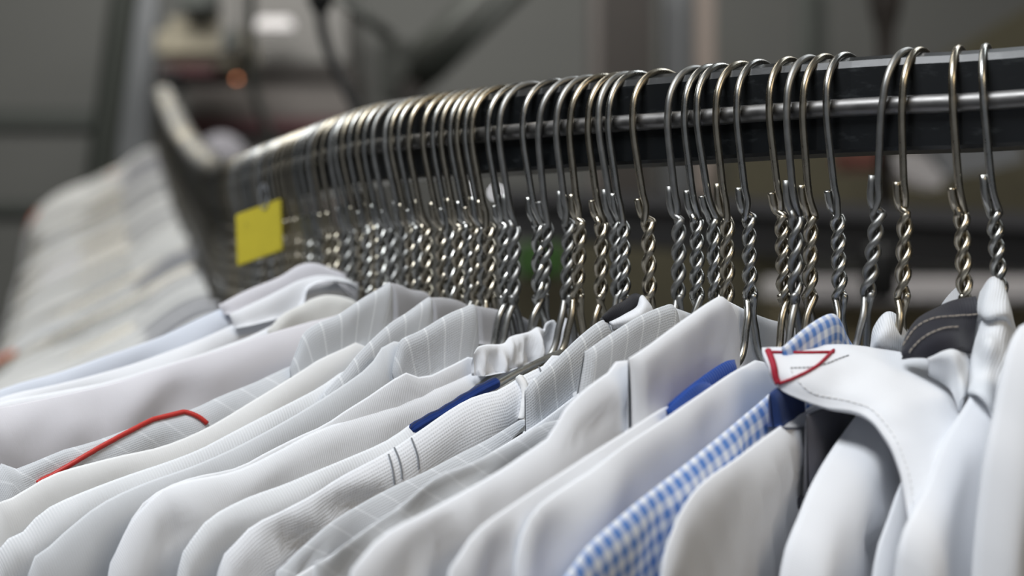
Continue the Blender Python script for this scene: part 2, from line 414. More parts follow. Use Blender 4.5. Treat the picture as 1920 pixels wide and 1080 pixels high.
# ---------------------------------------------------------------- cloth builders
class Frame:
    """vertical plane through a hanger: x = along the arm to the camera side, y = towards the visible face, z = up"""
    def __init__(s, org, yaw):
        s.o = Vector(org); s.yaw = yaw
        s.a = Vector((-math.cos(yaw), -math.sin(yaw), 0)); s.n = Vector((math.sin(yaw), -math.cos(yaw), 0))
    def px(s, x, y, n0=0.0):
        d = ray(x, y); c = Vector((0, 0, CZ)); q = s.o + s.n * n0
        t = (q - c).dot(s.n) / d.dot(s.n); w_ = c + d * t - s.o
        return Vector((w_.dot(s.a), 0, w_.z))
    def obj(s, o):
        o.location = s.o; o.rotation_euler = (0, 0, math.pi + s.yaw)
DIST = [0, .0007, .0016, .0028, .0044, .0064, .009, .012, .0155, .0195, .024, .029, .035, .042, .050, .060, .072, .087, .105, .13, .16, .20, .26, .34, .45]
def wrap(top, bot, Tf=.004, Tb=.0025, amp=.0008, seed=0, folds=(), cols=110, n0=0.0, dist=DIST, rnd=.0035, flare=.010, wr=(60., 18.), curl=0.0, endcap=.04, pleat=None):
    """double-sided cloth hung from a ridge line; returns verts, faces, uvs (local x,y,z)"""
    top = resample(top, cols); bot = resample(bot, cols)
    L = [0.0]
    for a, b in zip(top, top[1:]): L.append(L[-1] + (b - a).length)
    V = []; U = []
    nk = len(dist)
    order = [(-1, k) for k in range(nk - 1, 0, -1)] + [(1, k) for k in range(nk)]
    for j in range(cols):
        P, B = top[j], bot[j]; ln = (B - P).length; e = j / (cols - 1)
        cap = min(1.0, min(e, 1 - e) / endcap + .02) if endcap else 1.0; cap = math.sqrt(cap)
        for sd, k in order:
            d = min(dist[k], ln * (k / (nk - 1)) ** 1.0 if dist[k] > ln else dist[k])
            q = P.lerp(B, min(1, d / max(ln, 1e-6)))
            if dist[k] > ln: q = B.copy()
            prof = 1 - math.exp(-dist[k] / rnd)
            off = (Tf if sd > 0 else -Tb) * prof * cap + sd * flare * dist[k] * cap
            if sd > 0:
                g = min(1.0, dist[k] / .010)
                off += amp * g * (noise.noise(Vector((q.x * wr[0] + q.z * 25 + seed * 7.1, q.z * wr[1] - q.x * 10, seed * 3.7))) * 2
                                  + .5 * noise.noise(Vector((q.x * wr[0] * 2.3, q.z * wr[1] * 3, seed * 1.3))))
                if pleat:
                    ps, pd, pa = pleat; off += pa * g * math.sin((q.x + q.z * pd) / ps * 2 * math.pi) 
                for (A_, B_, wd, am) in folds:
                    ab = B_ - A_; t = max(0, min(1, (q - A_).dot(ab) / ab.length_squared)); dd = (q - (A_ + ab * t)).length
                    off += am * math.exp(-(dd / wd) ** 2) * g
            zz = amp * .28 * noise.noise(Vector((L[j] * 45, seed * 5.0, 0)))
            V.append(Vector((q.x, n0 + off - curl * (1 - e) ** 6 * .02, q.z + zz)))
            U.append((L[j], sd * dist[k]))
    rows = len(order); Fc = []
    for j in range(cols - 1):
        for k in range(rows - 1):
            Fc.append((j * rows + k, (j + 1) * rows + k, (j + 1) * rows + k + 1, j * rows + k + 1))
    return V, Fc, U

def body_lines(fr, ridge_px, n0=0.0, neck=None, zb=-.44):
    T = [fr.px(x, y, n0) for x, y in ridge_px]
    zv = -.106
    s0 = T[0].x
    pre = [Vector((-.205, 0, zv - .30)), Vector((-.20, 0, zv - .12)), Vector((-.185, 0, zv - .075)), Vector((-.10, 0, zv - .040)), Vector((-.03, 0, zv - .012))]
    if s0 > .02: pre.append(Vector((min(s0 - .012, .012), 0, min(zv - .002, T[0].z + .0))))
    else: pre = [p for p in pre if p.x < s0 - .015]
    last = T[-1]; dr = (T[-1] - T[-2]); 
    post = []
    if dr.z > -abs(dr.x) * 1.2 and last.x < .175:
        post += [Vector((.180, 0, last.z - (.180 - last.x) * .40)), Vector((.196, 0, last.z - (.180 - last.x) * .40 - .018))]
        last = post[-1]
    post += [Vector((last.x + .008, 0, last.z - .06)), Vector((last.x + .010, 0, min(last.z - .12, -.40)))]
    top = pre + T + post
    xe = post[-1].x
    bot = [Vector((-.17, 0, zb)), Vector((-.05, 0, zb)), Vector((.05, 0, zb)), Vector((xe - .03, 0, zb)), Vector((xe - .005, 0, zb))]
    return top, bot

def garment(hid, ridge_px, mat, label, Tf=.004, Tb=.0025, amp=.0009, folds=(), yaw=None, name='shirt', cat='shirt', shift=0.0, group='garments hanging on the rail', **kw):
    h = HG[hid]; fr = Frame((h['v'].x, h['v'].y, h['p'].z), R(yaw) if yaw is not None else h['yaw'])
    fr.o += fr.n * shift
    top, bot = body_lines(fr, ridge_px)
    fl = [(fr.px(a, b), fr.px(c, d), wd, am) for a, b, c, d, wd, am in folds]
    V, Fc, U = wrap(top, bot, Tf, Tb, amp, seed=hid + 1, folds=fl, cols=kw.pop('cols', 150), **kw)
    o = mesh_obj(name, V, Fc, mat, uvs=U); fr.obj(o)
    tag(o, label, cat, group)
    return o, fr
CDIST = [0, .0005, .0012, .0022, .0035, .005, .007, .0095, .0125, .016, .020, .025, .031, .038, .046, .056]
def leaf(o, fr, top_px, bot_px, mat, name='collar', n0=.005, Tf=.0022, Tb=.0015, amp=.0006, seed=3, curl=0.0, dist=None, cols=60, label=None, flare=.05, folds=(), **kw):
    top = [fr.px(x, y, n0) for x, y in top_px]; bot = [fr.px(x, y, n0) for x, y in bot_px]
    fl = [(fr.px(a, b), fr.px(c, d), wd, am) for a, b, c, d, wd, am in folds]
    V, Fc, U = wrap(top, bot, Tf, Tb, amp, seed=seed, n0=n0, dist=dist or CDIST, cols=cols, flare=flare, curl=curl, rnd=.0016, endcap=.06, folds=fl, **kw)
    c = mesh_obj(name, V, Fc, mat, uvs=U, parent=o)
    if label: c['label'] = label
    return c
def patch(name, grid, mat, parent=None, res=(22, 30), thick=.0011, amp=.0, seed=1, uvscale=1.0, bulge=0.0):
    """free-form cloth piece from a grid of (px,py,distance) control points"""
    G = [[at(*p) for p in row] for row in grid]
    nr, nc = len(G), len(G[0]); V = []; U = []
    for i in range(res[0]):
        ti = i / (res[0] - 1) * (nr - 1)
        for j in range(res[1]):
            tj = j / (res[1] - 1) * (nc - 1)
            colp = [crom(row, tj) for row in G]
            p = crom(colp, ti)
            if amp:
                p = p + Vector((0, -1, .5)) * amp * noise.noise(p * 90 + Vector((seed * 9, 0, 0)))
            if bulge:
                p = p + Vector((0, -1, .3)) * bulge * math.sin(math.pi * i / (res[0] - 1)) 
            V.append(p)
    row_l = sum((V[j + 1] - V[j]).length for j in range(res[1] - 1)); col_l = sum((V[(i + 1) * res[1] + res[1] // 2] - V[i * res[1] + res[1] // 2]).length for i in range(res[0] - 1))
    U = [(row_l * j / (res[1] - 1), col_l * i / (res[0] - 1)) for i in range(res[0]) for j in range(res[1])]
    Fc = [(i * res[1] + j, i * res[1] + j + 1, (i + 1) * res[1] + j + 1, (i + 1) * res[1] + j) for i in range(res[0] - 1) for j in range(res[1] - 1)]
    if parent is not None:
        inv = pm(parent).inverted(); V = [inv @ v for v in V]
    o = mesh_obj(name, V, Fc, mat, parent=parent, uvs=U)
    md = o.modifiers.new('thickness', 'SOLIDIFY'); md.thickness = thick; md.offset = 0
    return o
def pm(o):
    m = Matrix.LocRotScale(o.location, o.rotation_euler, None)
    return m if o.parent is None else pm(o.parent) @ m
def on_surface(o, px_pts, lift=.0006, n=40):
    """points of a drawn line, laid on the surface of o as seen along the given picture points"""
    m = pm(o); bv = BVHTree.FromPolygons([m @ v.co for v in o.data.vertices], [tuple(p.vertices) for p in o.data.polygons])
    cr = resample([Vector((x, y, 0)) for x, y in px_pts], n); out = []; c = Vector((0, 0, CZ))
    for q in cr:
        d = ray(q.x, q.y).normalized(); hit = bv.ray_cast(c, d)
        if hit[0] is not None:
            nn = hit[1] if hit[1].dot(d) < 0 else -hit[1]
            out.append(hit[0] + nn * lift)
    return out
def stitch(o, px_pts, r, mat, name='stitching', dash=None, lift=.0006, n=60, parent=None):
    P = on_surface(o, px_pts, lift, n)
    if len(P) < 3: return None
    inv = pm(parent or o).inverted(); P = [inv @ p for p in P]
    if dash:
        parts = []; k = 0
        while k < len(P) - dash[0]:
            parts.append(sweep(P[k:k + dash[0] + 1], r, 5)); k += dash[0] + dash[1]
        V, Fc = join(parts)
    else: V, Fc = sweep(P, r, 6)
    return mesh_obj(name, V, Fc, mat, parent=parent or o)

# ---------------------------------------------------------------- near garments, right to left
o, fr = garment(0, [(1935, 612), (1902, 626), (1882, 690), (1867, 768), (1853, 834), (1844, 908), (1835, 1000), (1830, 1080)], 'white',
                'smooth white garment at the far right, half cut by the picture edge', yaw=56, Tf=.012, amp=.0014, name='jacket', cat='jacket')
o, fr = garment(1, [(1850, 690), (1822, 738), (1800, 775), (1770, 825), (1741, 902), (1708, 964), (1690, 1012), (1684, 1085)], 'white',
                'white jacket with crumpled upright collar, second from the right edge', yaw=58, Tf=.010, amp=.0016, name='jacket', cat='jacket',
                folds=[(1850, 800, 1828, 1080, .004, -.006)])
patch('collar', [[(1840, 548, .592), (1858, 526, .590), (1880, 536, .590), (1893, 570, .592)],
                 [(1829, 585, .587), (1850, 590, .574), (1880, 590, .576), (1908, 622, .588)],
                 [(1827, 612, .587), (1852, 604, .580), (1882, 612, .578), (1912, 645, .588)],
                 [(1820, 648, .583), (1848, 640, .566), (1876, 660, .566), (1905, 690, .580)],
                 [(1810, 685, .578), (1836, 688, .566), (1862, 705, .562), (1890, 740, .570)],
                 [(1805, 735, .570), (1826, 740, .556), (1850, 760, .552), (1868, 800, .555)]], 'white_rib', parent=o, amp=.004, res=(40, 30))
# charcoal-collared garment
o, fr = garment(2, [(1790, 700), (1765, 740), (1735, 800), (1700, 880), (1670, 960), (1640, 1080)], 'white',
                'white jacket with a charcoal stitched collar turned over beside the hangers', yaw=57, Tf=.004, name='jacket', cat='jacket')
cc = patch('collar', [[(1694, 662, 0.5780), (1703, 632, 0.5800), (1722, 604, 0.5840), (1748, 587, 0.5880), (1785, 569, 0.5900), (1830, 561, 0.5900)],
                      [(1694, 664, 0.5740), (1716, 640, 0.5720), (1738, 620, 0.5720), (1762, 606, 0.5740), (1792, 594, 0.5780), (1829, 588, 0.5840)],
                      [(1694, 666, 0.5740), (1726, 654, 0.5680), (1750, 642, 0.5660), (1774, 632, 0.5680), (1798, 622, 0.5720), (1825, 616, 0.5790)],
                      [(1692, 668, 0.5760), (1730, 670, 0.5680), (1760, 672, 0.5660), (1782, 664, 0.5660), (1800, 656, 0.5690), (1817, 664, 0.5760)]], 'charcoal', parent=o, amp=.0015, thick=.002, res=(26, 40))
cc['label'] = 'charcoal collar with pale stitching'
stitch(cc, [(1701, 652), (1722, 622), (1750, 606), (1785, 600), (1827, 594)], .00022, 'cream_thread', dash=(4, 1), n=70, lift=.0016)
stitch(cc, [(1712, 660), (1735, 640), (1765, 624), (1790, 618)], .00022, 'cream_thread', dash=(4, 1), n=50, lift=.0016)
patch('lining_or_shade', [[(1758, 585, .607), (1775, 558, .607), (1800, 536, .607), (1816, 556, .607)], [(1760, 600, .606), (1780, 580, .606), (1800, 570, .606), (1822, 566, .606)]], 'white', parent=o)
patch('neckband', [[(1738, 668, 0.5720), (1765, 655, 0.5720), (1796, 655, 0.5740), (1817, 680, 0.5760), (1814, 740, 0.5680)],
                   [(1740, 676, 0.5660), (1766, 668, 0.5640), (1790, 672, 0.5620), (1803, 700, 0.5620), (1806, 745, 0.5580)],
                   [(1742, 704, .574), (1768, 716, .570), (1784, 730, .566), (1792, 748, .562), (1800, 770, .560)]], 'white_rib', parent=o, amp=.0015)
# red triangle flap
o, fr = garment(3, [(1650, 700), (1625, 750), (1590, 800), (1540, 872), (1500, 960), (1465, 1085)], 'white',
                'white chef jacket whose wide flap carries a red embroidered triangle', yaw=57, Tf=.014, amp=.002, name='jacket', cat='jacket',
                folds=[(1560, 960, 1660, 1080, .004, .003), (1540, 1000, 1600, 1080, .003, -.004)])
flap = patch('flap', [[(1428, 658, .577), (1500, 653, .583), (1580, 651, .590), (1650, 658, .594), (1725, 674, .595), (1782, 702, .588), (1808, 762, .57), (1790, 850, .548)],
                      [(1431, 672, .572), (1497, 680, .571), (1575, 690, .573), (1645, 700, .573), (1710, 722, .570), (1762, 762, .563), (1775, 822, .55), (1765, 880, .538)],
                      [(1440, 694, .568), (1491, 712, .564), (1565, 733, .562), (1634, 746, .558), (1690, 778, .552), (1728, 828, .545), (1736, 880, .537), (1733, 925, .530)],
                      [(1452, 714, .567), (1482, 741, .562), (1550, 766, .558), (1615, 780, .553), (1660, 822, .543), (1686, 880, .535), (1697, 935, .529), (1703, 978, .525)]],
             'white', parent=o, res=(46, 90), thick=.0018, amp=.0008, bulge=.002)
flap['label'] = 'flap with red embroidered triangle at its corner'
tri = [stitch(flap, p, r_, 'red_thread', name='embroidered_triangle', lift=.0012, n=40) for p, r_ in
       (([(1441, 667), (1500, 668), (1562, 667)], .00050), ([(1562, 663), (1530, 692), (1495, 710), (1466, 718)], .00055), ([(1439, 665), (1450, 690), (1464, 717)], .0011))]
stitch(flap, [(1481, 695), (1530, 692), (1590, 672)], .00018, 'grey_thread', dash=(3, 1), lift=.0011)
stitch(flap, [(1481, 695), (1495, 715), (1530, 740), (1600, 757), (1640, 775), (1680, 830), (1705, 900), (1712, 945)], .00018, 'white_thread', dash=(3, 1), n=120, lift=.0011)
patch('collar', [[(1634, 652, .604), (1640, 616, .606), (1664, 587, .608), (1688, 602, .610), (1708, 640, .610)],
                 [(1634, 658, .600), (1646, 634, .597), (1668, 618, .597), (1690, 630, .601), (1710, 654, .606)],
                 [(1636, 668, .600), (1650, 664, .598), (1670, 662, .598), (1692, 664, .600), (1712, 668, .604)]], 'white_rib', parent=o, amp=.0015)
# pleated white
o, fr = garment(4, [(1560, 742), (1497, 775), (1440, 815), (1375, 862), (1325, 897), (1290, 935), (1262, 990), (1240, 1085)], 'white',
                'white garment with soft slanting pleats between gingham shirt and red triangle flap', Tf=.004, amp=.001, pleat=(.012, -.45, .0017), yaw=56)
leaf(o, fr, [(1640, 740), (1600, 752), (1560, 762), (1530, 770), (1512, 778)], [(1640, 960), (1600, 960), (1560, 960), (1530, 960), (1516, 930)], 'lining_or_shade', name='lining_or_shade', n0=.0075, Tf=.001, dist=CDIST + [.07, .09], label='added dark panel standing for shade in the open neck')  # dark sheet added to paint the shade between the two garments
# gingham
o, fr = garment(5, [(1452, 733), (1420, 758), (1300, 858), (1200, 936), (1130, 996), (1090, 1036), (1055, 1085)], 'gingham',
                'blue and white gingham shirt hanging between white garments', Tf=.004, amp=.0016)
leaf(o, fr, [(1600, 650), (1584, 625), (1572, 596), (1558, 588), (1534, 598), (1500, 622), (1466, 652)], [(1600, 672), (1580, 672), (1560, 674), (1545, 674), (1520, 674), (1495, 674), (1468, 668)], 'gingham', amp=.001)
leaf(o, fr, [(1500, 726), (1478, 722), (1455, 728), (1442, 738)], [(1505, 800), (1480, 800), (1465, 800), (1450, 800)], 'navy', name='placket', n0=.0065, label='navy inner placket')
# wide plain white
o, fr = garment(6, [(1428, 676), (1405, 682), (1345, 716), (1255, 778), (1180, 828), (1100, 885), (1026, 934), (997, 962), (979, 996), (970, 1036), (964, 1092)], 'white',
                'plain white shirt lying directly left of the gingham shirt', Tf=.004, amp=.0014, folds=[(1010, 975, 1012, 1085, .005, -.003), (1120, 905, 1060, 1085, .010, .003)])
# blue neck
o, fr = garment(8, [(1256, 762), (1240, 766), (1155, 820), (1045, 890), (965, 942), (910, 980), (880, 1010), (857, 1046), (840, 1092)], 'white',
                'white shirt with royal blue neckband showing at its shoulder', Tf=.0035, amp=.0014, folds=[(920, 1000, 900, 1085, .003, -.003), (955, 985, 945, 1085, .003, .003)])
leaf(o, fr, [(1378, 674), (1360, 678), (1330, 696), (1290, 726), (1252, 758)], [(1380, 700), (1365, 705), (1335, 728), (1300, 752), (1256, 790)], 'royal', name='neckband', n0=.001, label='royal blue neckband')
leaf(o, fr, [(1335, 722), (1322, 716), (1300, 722), (1270, 748), (1248, 768)], [(1335, 745), (1320, 750), (1300, 765), (1275, 780), (1256, 792)], 'royal', name='neckband', n0=.0045)
# big white collar
o, fr = garment(9, [(1178, 676), (1150, 691), (1100, 727), (1062, 762), (1047, 784), (1028, 818), (985, 850), (940, 880), (860, 925), (800, 958), (745, 985), (708, 1012), (680, 1045), (655, 1092)], 'white',
                'white shirt with the tallest plain white collar, peak touching the hangers', Tf=.0045, amp=.0016,
                folds=[(812, 985, 815, 1085, .0035, -.006), (850, 985, 870, 1085, .005, .003), (770, 1000, 735, 1085, .003, -.003), (1180, 745, 1050, 812, .0012, -.0016)])
leaf(o, fr, [(1376, 700), (1377, 640), (1374, 590), (1356, 557), (1330, 566), (1280, 600), (1225, 640), (1178, 672)],
     [(1376, 706), (1360, 730), (1340, 745), (1300, 770), (1270, 780), (1240, 790), (1205, 800), (1180, 812)], 'white', n0=.0075, Tf=.003, amp=.0008, cols=90)
leaf(o, fr, [(1540, 640), (1480, 610), (1440, 598), (1400, 582), (1366, 565)], [(1540, 700), (1480, 720), (1440, 720), (1400, 720), (1368, 700)], 'white', name='neckband', n0=-.005)
# grey pinstripe, collar beside black neckline
o, fr = garment(12, [(1050, 786), (975, 820), (890, 865), (820, 892), (740, 955), (665, 1008), (615, 1045), (585, 1085)], 'grey_pin_fold',
                'grey pinstripe shirt whose collar stands right of the black neckline', Tf=.0035, amp=.0022,
                folds=[(885, 885, 850, 900, .003, -.006), (800, 925, 760, 955, .004, -.008), (725, 975, 700, 990, .003, -.005), (648, 1030, 635, 1065, .004, -.008)])
leaf(o, fr, [(1266, 640), (1269, 600), (1262, 572), (1240, 575), (1200, 592), (1150, 622), (1096, 660)],
     [(1266, 650), (1250, 680), (1220, 690), (1190, 700), (1150, 712), (1110, 730), (1082, 745)], 'grey_pin', n0=.0068, cols=70)
leaf(o, fr, [(1400, 640), (1330, 602), (1300, 590), (1262, 576)], [(1400, 680), (1330, 680), (1300, 670), (1262, 660)], 'grey', name='neckband', n0=-.003)
# black / white neckline
o, fr = garment(14, [(1210, 640), (1150, 690), (1080, 740), (1000, 800), (900, 860), (800, 920), (720, 980)], 'white',
                'white shirt with black-lined rolled neckline between two pinstripe collars', Tf=.0025)
patch('neckband', [[(1128, 602, .652), (1150, 580, .655), (1172, 568, .66), (1190, 555, .665), (1206, 562, .667)],
                   [(1134, 606, .650), (1156, 600, .650), (1176, 592, .652), (1192, 582, .655), (1206, 572, .66)]], 'black', parent=o, bulge=.003, thick=.002)['label'] = 'black neckband'
patch('collar', [[(1140, 606, .650), (1175, 590, .650), (1196, 576, .652), (1203, 556, .656), (1214, 568, .657)],
                 [(1150, 615, .648), (1180, 608, .646), (1202, 600, .647), (1216, 590, .65), (1224, 590, .653)]], 'white', parent=o, bulge=.002)
# grey pinstripe in focus
o, fr = garment(15, [(984, 786), (960, 797), (915, 822), (820, 872), (740, 912), (640, 966), (575, 1018), (535, 1055), (515, 1090)], 'grey_pin_fold',
                'grey pinstripe shirt in sharp focus, collar over the waffle-weave white garment', Tf=.0035, amp=.0022,
                folds=[(577, 1035, 566, 1060, .002, -.007)])
leaf(o, fr, [(1143, 640), (1142, 612), (1134, 600), (1118, 606), (1085, 632), (1040, 675), (1000, 710), (984, 732)],
     [(1143, 650), (1135, 690), (1110, 730), (1085, 750), (1060, 770), (1035, 790), (1010, 805), (986, 815)], 'grey_pin', n0=.0062, cols=70)
leaf(o, fr, [(1230, 650), (1180, 620), (1136, 603)], [(1230, 690), (1180, 690), (1140, 680)], 'grey', name='neckband', n0=-.002)
# white waffle jacket with grey stitching
o, fr = garment(17, [(1060, 668), (1015, 688), (974, 707), (935, 731), (890, 743), (840, 771), (765, 822), (730, 845), (640, 893), (585, 928), (528, 958), (472, 985), (433, 1030), (405, 1090)], 'white_mesh',
                'white waffle-weave jacket with grey seam stitches, right of the blue foam wrap', Tf=.0045, amp=.0018, name='jacket', cat='jacket',
                folds=[(600, 930, 680, 950, .005, -.006), (520, 980, 560, 1030, .005, -.007), (480, 1010, 540, 1050, .004, .002)])
body12 = o
for ln in ([(739, 841), (746, 858), (751, 878), (753, 899)], [(728, 853), (735, 880), (739, 908)], [(771, 823), (779, 845), (783, 862), (784, 880)], [(1010, 690), (1014, 700), (1018, 712)]):
    stitch(o, ln, .00030, 'grey_thread', lift=.0005)
stitch(o, [(972, 712), (980, 726), (982, 745), (978, 770), (974, 786)], .0015, 'white_thread', name='seam', lift=.0012)
stitch(o, [(983, 712), (986, 730), (984, 755)], .00025, 'grey_thread', lift=.0006)
# garment under the blue wrapped arm
o, fr = garment(18, [(800, 784), (765, 800), (715, 831), (640, 863), (585, 885), (528, 910), (444, 942), (389, 974), (355, 1019), (330, 1090)], 'white_rib',
                'finely ribbed white shirt slipped down, the blue foam wrap entering its shoulder', Tf=.004, amp=.0014, folds=[(560, 900, 460, 960, .006, .0015)])
h = HG[18]
P = [fr.px(x, y, .001) for x, y in [(934, 716), (905, 730), (870, 750), (835, 772), (800, 790), (770, 808)]]
Pw = [fr.o + fr.a * p.x + fr.n * .001 + Vector((0, 0, p.z)) for p in resample(P, 40)]
inv = h['m'].inverted(); Pl = [inv @ p for p in Pw]
rad = [.0021 + .00012 * math.sin(i * .9) * (1 if 2 < i < 37 else 0) - (.0009 if i in (0, 39) else 0) for i in range(40)]
V, Fc = sweep(Pl, .0023, 14, radii=rad)
fw = mesh_obj('foam_wrap', V, Fc, 'foam', parent=h['o'], uvs=[((i // 14) * .002, (i % 14) * .00105) for i in range(len(V))]); fw['label'] = 'blue foam wrap on the arm'
P = [fr.px(x, y, .001) for x, y in [(1085, 650), (1052, 661), (1020, 674), (975, 697), (930, 722), (900, 738)]]
Pl = [inv @ (fr.o + fr.a * p.x + fr.n * .001 + Vector((0, 0, p.z))) for p in resample(P, 30)]
V, Fc = sweep(Pl, WR, 8); mesh_obj('arm', V, Fc, 'wire', parent=h['o'])
# white with gathered collar
o, fr = garment(20, [(1045, 640), (1000, 648), (957, 664), (915, 685), (882, 699), (822, 722), (767, 745), (683, 775), (589, 810), (528, 842), (444, 882), (361, 899), (311, 913), (278, 941), (244, 980), (222, 1024), (200, 1090)], 'white',
                'white shirt with a gathered, puckered collar left of the blue foam wrap', Tf=.0045, amp=.0013,
                folds=[(330, 925, 380, 1010, .006, .003), (300, 940, 310, 1000, .004, -.003), (590, 820, 610, 850, .002, -.001)])
leaf(o, fr, [(1088, 636), (1073, 607), (1056, 596), (1046, 608), (1037, 600), (1023, 606), (1020, 618), (1007, 614), (990, 624), (957, 632), (943, 644), (915, 646), (897, 651), (888, 664)],
     [(1088, 660), (1070, 664), (1056, 666), (1046, 668), (1037, 670), (1025, 672), (1015, 674), (1005, 678), (990, 680), (957, 690), (940, 696), (920, 700), (900, 705), (890, 706)], 'white', n0=.0055, amp=.0045, wr=(240., 60.), cols=110, flare=-.10)
# garment behind with triangle collar
o, fr = garment(21, [(889, 669), (850, 683), (805, 705), (785, 707), (768, 697), (745, 707), (722, 722), (690, 744), (650, 768), (606, 797), (560, 818), (500, 848), (444, 876), (361, 895), (300, 920), (262, 950), (228, 1010), (208, 1085)], 'white',
                'white shirt with pointed collar corner below the large pinstripe collar', Tf=.002, shift=-.003, folds=[(769, 698, 769, 748, .0010, -.0015)])
# large pinstripe collar (B) on grey-blue shirt
o, fr = garment(23, [(745, 640), (690, 688), (640, 724), (589, 757), (500, 808), (389, 863), (278, 903), (194, 941), (139, 982), (83, 1035), (50, 1090)], 'grey',
                'grey shirt with broad pinstripe collar, seventh collar left of the hanger gap', Tf=.0035, amp=.001)
o['label'] = 'blue-grey shirt with the broad pinstripe collar standing left of the gathered collar'
leaf(o, fr, [(894, 650), (893, 590), (888, 571), (868, 577), (836, 591), (789, 619), (753, 636), (744, 655), (738, 680), (735, 698)],
     [(894, 660), (885, 680), (870, 690), (850, 698), (820, 706), (795, 712), (775, 716), (760, 716), (748, 716), (738, 712)], 'grey_pin', n0=.006, cols=90)
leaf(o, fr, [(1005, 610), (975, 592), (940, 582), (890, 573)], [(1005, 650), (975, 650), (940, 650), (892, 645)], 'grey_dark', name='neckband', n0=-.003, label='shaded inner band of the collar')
o, fr = garment(24, [(736, 690), (719, 693), (706, 705), (656, 747), (622, 776), (590, 802), (500, 845), (400, 880), (300, 925), (220, 1000), (190, 1085)], 'white_rib',
                'thin sliver of white ribbed shirt under the broad pinstripe collar', Tf=.002, amp=.0006, shift=.001)
# striped collar + white body
o, fr = garment(26, [(660, 690), (633, 702), (600, 725), (540, 757), (472, 791), (389, 836), (333, 858), (222, 897), (111, 941), (67, 970), (33, 1008), (-10, 1050)], 'white_rib',
                'white ribbed shirt with grey pinstripe collar band left of the broad pinstripe collar', Tf=.004, amp=.0012, folds=[(120, 945, 60, 1010, .006, .002)])
leaf(o, fr, [(809, 600), (809, 570), (806, 557), (790, 566), (764, 585), (733, 605), (700, 634), (670, 664), (645, 696), (615, 728), (600, 750)],
     [(809, 610), (800, 625), (785, 635), (768, 650), (755, 670), (740, 700), (725, 715), (700, 735), (670, 760), (640, 785), (604, 806)], 'grey_pin', n0=.006, cols=90)
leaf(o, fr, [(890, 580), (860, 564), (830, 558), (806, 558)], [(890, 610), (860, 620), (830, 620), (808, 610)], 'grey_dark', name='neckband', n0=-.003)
o, fr = garment(28, [(682, 648), (668, 641), (636, 657), (600, 673), (555, 702), (472, 752), (389, 802), (305, 836), (222, 855), (167, 869), (110, 885), (72, 903), (28, 932), (-10, 965)], 'cream',
                'warm white ribbed shirt directly right of the red piped shirt', Tf=.0035, amp=.0008)
# red piping shirt
o, fr = garment(30, [(660, 640), (600, 668), (533, 692), (472, 719), (410, 744), (355, 768), (278, 791), (222, 812), (167, 830), (120, 842), (72, 863), (30, 880), (-15, 900)], 'grey_pin_fold',
                'grey shirt with a bright red piping line along its shoulder', Tf=.0045, amp=.0016, folds=[(110, 870, 60, 900, .003, -.003)])
pp = stitch(o, [(388, 795), (372, 783), (350, 775), (325, 775), (290, 787), (230, 817), (167, 851), (110, 884), (69, 906)], .0009, 'red', name='piping', lift=.0006, n=80)
if pp: pp['label'] = 'bright red piping'
leaf(o, fr, [(734, 600), (735, 550), (731, 529), (712, 540), (683, 557), (633, 590), (595, 606), (570, 624), (556, 655), (543, 690)],
     [(734, 606), (725, 620), (710, 632), (690, 645), (670, 655), (645, 668), (620, 680), (595, 690), (570, 700), (545, 706)], 'grey_pin', n0=.006, cols=90)
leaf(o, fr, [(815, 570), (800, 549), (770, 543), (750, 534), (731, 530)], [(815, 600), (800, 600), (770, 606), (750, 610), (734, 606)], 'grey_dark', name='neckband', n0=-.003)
o, fr = garment(33, [(650, 588), (632, 593), (604, 598), (542, 614), (481, 633), (400, 659), (278, 697), (139, 735), (0, 763), (-60, 780)], 'lilac',
                'pale lilac-white shirt with broad smooth shoulder above the red piping', Tf=.007, amp=.0022, rnd=.006, folds=[(345, 690, 350, 760, .006, -.003), (120, 790, 60, 860, .008, .003)])
o, fr = garment(36, [(640, 566), (600, 566), (560, 580), (520, 605), (470, 630), (400, 655), (300, 688), (200, 715), (100, 735), (0, 755)], 'white',
                'white shirt with a shaded arching neck opening behind the lilac-white shirt', Tf=.004, amp=.0025, shift=.002)
leaf(o, fr, [(680, 575), (655, 560), (615, 553), (585, 560), (565, 572), (530, 590), (500, 620)], [(680, 600), (655, 600), (620, 606), (600, 610), (580, 615), (560, 620), (510, 640)], 'far_white', n0=.004, amp=.002)
o, fr = garment(38, [(640, 535), (610, 537), (570, 545), (530, 560), (480, 588), (400, 625), (300, 665), (200, 697), (100, 722), (0, 745)], 'white',
                'white shirt with the darkest arched neck opening, two behind the lilac-white shirt', Tf=.004, amp=.0025)
leaf(o, fr, [(672, 540), (650, 523), (604, 516), (563, 525), (530, 541), (502, 555), (460, 575), (430, 590)], [(672, 548), (650, 532), (604, 526), (570, 540), (560, 570), (540, 590), (500, 600), (440, 615)], 'white', n0=.004, amp=.001)
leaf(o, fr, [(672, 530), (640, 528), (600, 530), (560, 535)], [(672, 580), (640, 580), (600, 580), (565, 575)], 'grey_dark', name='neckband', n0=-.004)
o, fr = garment(40, [(620, 512), (590, 508), (560, 515), (520, 530), (461, 558), (400, 585), (300, 630), (200, 668), (100, 700), (0, 730)], 'pale_blue',
                'pale blue-white shirt, third behind the lilac-white shirt', Tf=.004, amp=.002)
leaf(o, fr, [(650, 515), (625, 505), (589, 493), (559, 498), (522, 520), (461, 545), (410, 572)], [(650, 540), (625, 540), (589, 530), (559, 545), (530, 560), (480, 575), (420, 590)], 'lilac', n0=.004)

